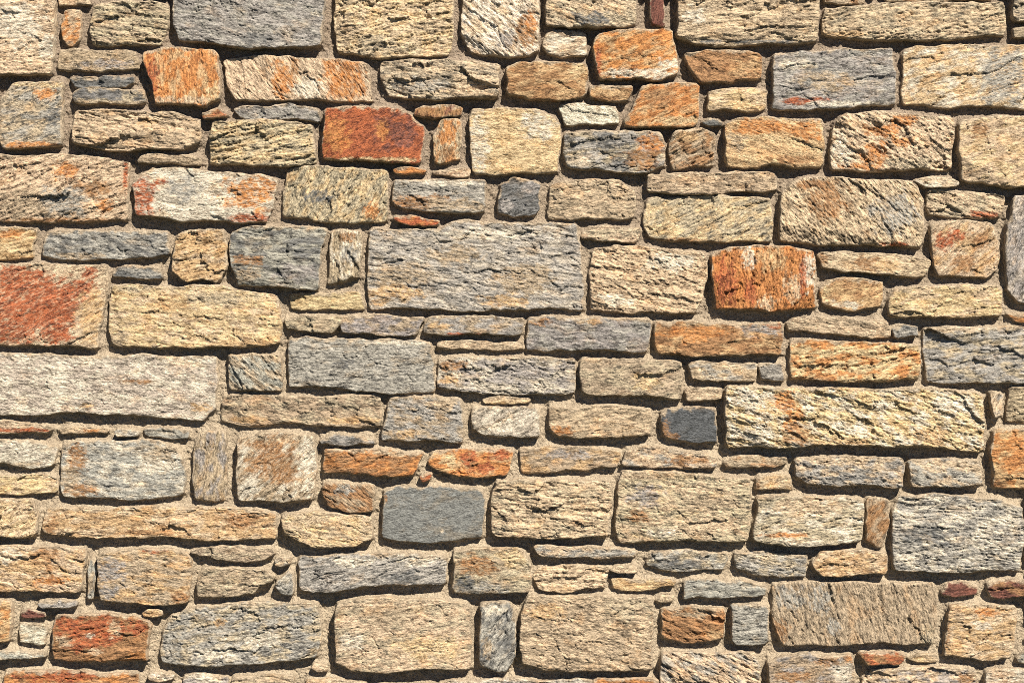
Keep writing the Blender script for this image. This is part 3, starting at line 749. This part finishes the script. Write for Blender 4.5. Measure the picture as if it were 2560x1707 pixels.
# stones beyond the picture: fill the free wall with plain courses
CELL = 10
gw, gh = (X1 - X0) // CELL, (Y1 - Y0) // CELL
occ = np.zeros((gh, gw), bool)
gx, gy = np.meshgrid(X0 + CELL * (np.arange(gw) + .5), Y0 + CELL * (np.arange(gh) + .5))
for s in STONES:
    mn, mx = s['pts'].min(0) - 12, s['pts'].max(0) + 12
    j0, j1 = max(0, int((mn[1] - Y0) / CELL)), min(gh, int((mx[1] - Y0) / CELL) + 1)
    i0, i1 = max(0, int((mn[0] - X0) / CELL)), min(gw, int((mx[0] - X0) / CELL) + 1)
    occ[j0:j1, i0:i1] |= inside(s['pts'], gx[j0:j1, i0:i1], gy[j0:j1, i0:i1])
i0, i1 = int((0 - X0) / CELL), int((2560 - X0) / CELL)
j0, j1 = int((0 - Y0) / CELL), int((1707 - Y0) / CELL)
occ[j0:j1, i0:i1] = True
FILL = []
rf = np.random.RandomState(21)
for j in range(gh):
    for i in range(gw):
        if occ[j, i]:
            continue
        wm, hm = int(rf.randint(10, 30)), int(rf.randint(6, 17))
        wd = 1
        while wd < wm and i + wd < gw and not occ[j, i + wd]:
            wd += 1
        ht = 1
        while ht < hm and j + ht < gh and not occ[j + ht, i:i + wd].any():
            ht += 1
        occ[j:j + ht, i:i + wd] = True
        if wd < 4 or ht < 3:
            continue
        x0, x1 = X0 + i * CELL + 9, X0 + (i + wd) * CELL - 9
        y0, y1 = Y0 + j * CELL + 9, Y0 + (j + ht) * CELL - 9
        jt = lambda: rf.uniform(-3, 3)
        p = np.array([[x0, y0 + 8], [x0 + 10, y0], [(x0 + x1) / 2, y0 + jt()], [x1 - 10, y0], [x1, y0 + 8],
                      [x1 + jt(), (y0 + y1) / 2], [x1, y1 - 8], [x1 - 10, y1], [(x0 + x1) / 2, y1 + jt()], [x0 + 10, y1], [x0, y1 - 8],
                      [x0 + jt(), (y0 + y1) / 2]])
        pal = ['CB', 'GK', 'BC', 'KC', 'YC', 'TC', 'GB', 'C', 'CK', 'NT', 'VG', 'BK'][rf.randint(12)]
        FILL.append(dict(pal=pal, ang=rf.uniform(-10, 10), rough=rf.uniform(.8, 1.2), pts=p, pat=[], label=None))
FILL.sort(key=lambda s: max(0, -s['pts'][:, 0].max(), s['pts'][:, 0].min() - 2560, -s['pts'][:, 1].max(), s['pts'][:, 1].min() - 1707))

def attrs_of(L, K, g):
    return (("light", 'FLOAT_COLOR', L), ("dark", 'FLOAT_COLOR', K), ("grain", 'FLOAT_VECTOR', g))

STEP = 2.0
joined = []
for n, s in enumerate(STONES + FILL):
    seen = n < len(STONES)
    co, faces, L, K, g, cen, o, T = stone_arrays(s, n + 1, STEP if seen else 8.0)
    s['o'] = o; s['T_'] = T
    loc = np.array([(cen[0] - 1280) / 1000, 0.0, ZC + (853.5 - cen[1]) / 1000])
    if n < 298:
        ob = bpy.data.objects.new("stone", make_mesh("stone", co, faces, MAT_STONE, attrs_of(L, K, g)))
        ob.location = loc
        ob.parent = wall
        if s['label']:
            ob["label"] = s['label']
        col.objects.link(ob)
    else:
        joined.append((co + loc, faces, L, K, g))
if joined:
    off = 0; fs = []
    for j in joined:
        fs.append(j[1] + off); off += len(j[0])
    me = make_mesh("stone_courses", np.vstack([j[0] for j in joined]), np.vstack(fs), MAT_STONE,
                   attrs_of(np.vstack([j[2] for j in joined]), np.vstack([j[3] for j in joined]), np.vstack([j[4] for j in joined])))
    ob = bpy.data.objects.new("stone_courses", me)
    ob["kind"] = "stuff"
    ob.parent = wall
    col.objects.link(ob)

# ------------------------------------------------------------------ mortar between the stones
def mortar_sheet(ax0, ax1, ay0, ay1, MS, hole=None):
    mw, mh = int((ax1 - ax0) / MS) + 1, int((ay1 - ay0) / MS) + 1
    mx_ = ax0 + MS * np.arange(mw); my_ = ay0 + MS * np.arange(mh)
    lab = np.zeros((mh, mw), np.float32)        # thickness of the stone standing here, 0 in the joints
    for s in STONES + FILL:
        o = s['o']; mn, mx = o.min(0), o.max(0)
        j0, j1 = max(0, int((mn[1] - ay0) / MS)), min(mh, int((mx[1] - ay0) / MS) + 2)
        i0, i1 = max(0, int((mn[0] - ax0) / MS)), min(mw, int((mx[0] - ax0) / MS) + 2)
        if j0 >= j1 or i0 >= i1:
            continue
        XX, YY = np.meshgrid(mx_[i0:i1], my_[j0:j1])
        lab[j0:j1, i0:i1][inside(o, XX, YY)] = s['T_']
    joint = lab == 0

    def run(axis, rev):
        """mm from each joint cell to the first stone met in this direction, and that stone's thickness"""
        a = np.moveaxis(lab, axis, 0)
        if rev:
            a = a[::-1]
        D = np.empty(a.shape, np.float32); Tn = np.empty(a.shape, np.float32)
        dd = np.full(a.shape[1], 400.0, np.float32); tt = np.zeros(a.shape[1], np.float32)
        for k in range(a.shape[0]):
            st = a[k] > 0
            dd = np.where(st, 0, dd + MS); tt = np.where(st, a[k], tt)
            D[k] = dd; Tn[k] = tt
        if rev:
            D = D[::-1]; Tn = Tn[::-1]
        return np.moveaxis(D, 0, axis), np.moveaxis(Tn, 0, axis)
    (dB, tB), (dA, tA), (dR, tR), (dL, tL) = run(0, True), run(0, False), run(1, True), run(1, False)
    XX, YY = np.meshgrid(mx_, my_)
    keep = joint.copy()
    for ax in (0, 1):       # keep a rim under the stone edges
        for sh in (-5, -3, -1, 1, 3, 5):
            keep |= np.roll(joint, sh, ax)
    if hole:
        keep &= ~((XX > hole[0] + MS) & (XX < hole[1] - MS) & (YY > hole[2] + MS) & (YY < hole[3] - MS))
    jj, ii = np.nonzero(keep)
    pick = lambda a: a[jj, ii].astype(float)
    x, y = XX[jj, ii], YY[jj, ii]
    rise = RISE_B * pick(tB) * np.exp(-pick(dB) / 9.0) + 0.34 * pick(tL) * np.exp(-pick(dL) / 7.0) \
        + 0.22 * pick(tR) * np.exp(-pick(dR) / 5.0) + 0.10 * pick(tA) * np.exp(-pick(dA) / 4.0)
    hm = np.zeros((mh, mw)); hm[jj, ii] = np.where(pick(lab) > 0, 0.0, np.minimum(rise, 22))
    wt = joint * 1.0
    for _ in range(2):      # soften the lips
        num = hm * wt; den = wt.copy()
        for ax in (0, 1):
            for sh in (-1, 1):
                num = num + np.roll(hm * wt, sh, ax); den = den + np.roll(wt, sh, ax)
        hm = np.where(den > 0, num / np.maximum(den, 1e-6), hm); wt = np.minimum(1, den)
    hz = hm[jj, ii] + 3.6 * fbm(x / 34, y / 34, 201, 3) + 3.4 * fbm(x / 12, y / 12, 211, 2, 0.7) + 2.0 * perlin(x / 4.8, y / 4.8, 221)
    vid = np.full((mh, mw), -1, np.int64); vid[jj, ii] = np.arange(len(jj))
    q = np.stack([vid[:-1, :-1], vid[1:, :-1], vid[1:, 1:], vid[:-1, 1:]], -1).reshape(-1, 4)
    q = q[(q >= 0).all(1)]
    return np.stack([(x - 1280) / 1000, -hz / 1000, ZC + (853.5 - y) / 1000], 1), q

RISE_B = 0.48
HOLE = (-100, 2660, -100, 1808)
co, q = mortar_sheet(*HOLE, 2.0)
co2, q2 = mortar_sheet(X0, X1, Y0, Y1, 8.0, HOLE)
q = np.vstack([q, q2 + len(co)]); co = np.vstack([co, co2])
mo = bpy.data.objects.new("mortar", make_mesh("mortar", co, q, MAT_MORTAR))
mo.parent = wall
col.objects.link(mo)
# stone core of the wall behind, so that the wall has its thickness
xa, xb = (X0 - 1280) / 1000, (X1 - 1280) / 1000
za, zb = -0.05, ZC + (853.5 - Y0) / 1000
ya, yb = 0.012, 0.46
cv = [(xa, ya, za), (xb, ya, za), (xb, ya, zb), (xa, ya, zb), (xa, yb, za), (xb, yb, za), (xb, yb, zb), (xa, yb, zb)]
cf = [(0, 1, 2, 3), (5, 4, 7, 6), (4, 0, 3, 7), (1, 5, 6, 2), (3, 2, 6, 7), (4, 5, 1, 0)]
cm = bpy.data.meshes.new("wall_core"); cm.from_pydata(cv, [], cf); cm.materials.append(MAT_MORTAR)
core = bpy.data.objects.new("wall_core", cm)
core.parent = wall
col.objects.link(core)
print("stones", len(STONES), "fill", len(FILL), "mortar quads", len(q))
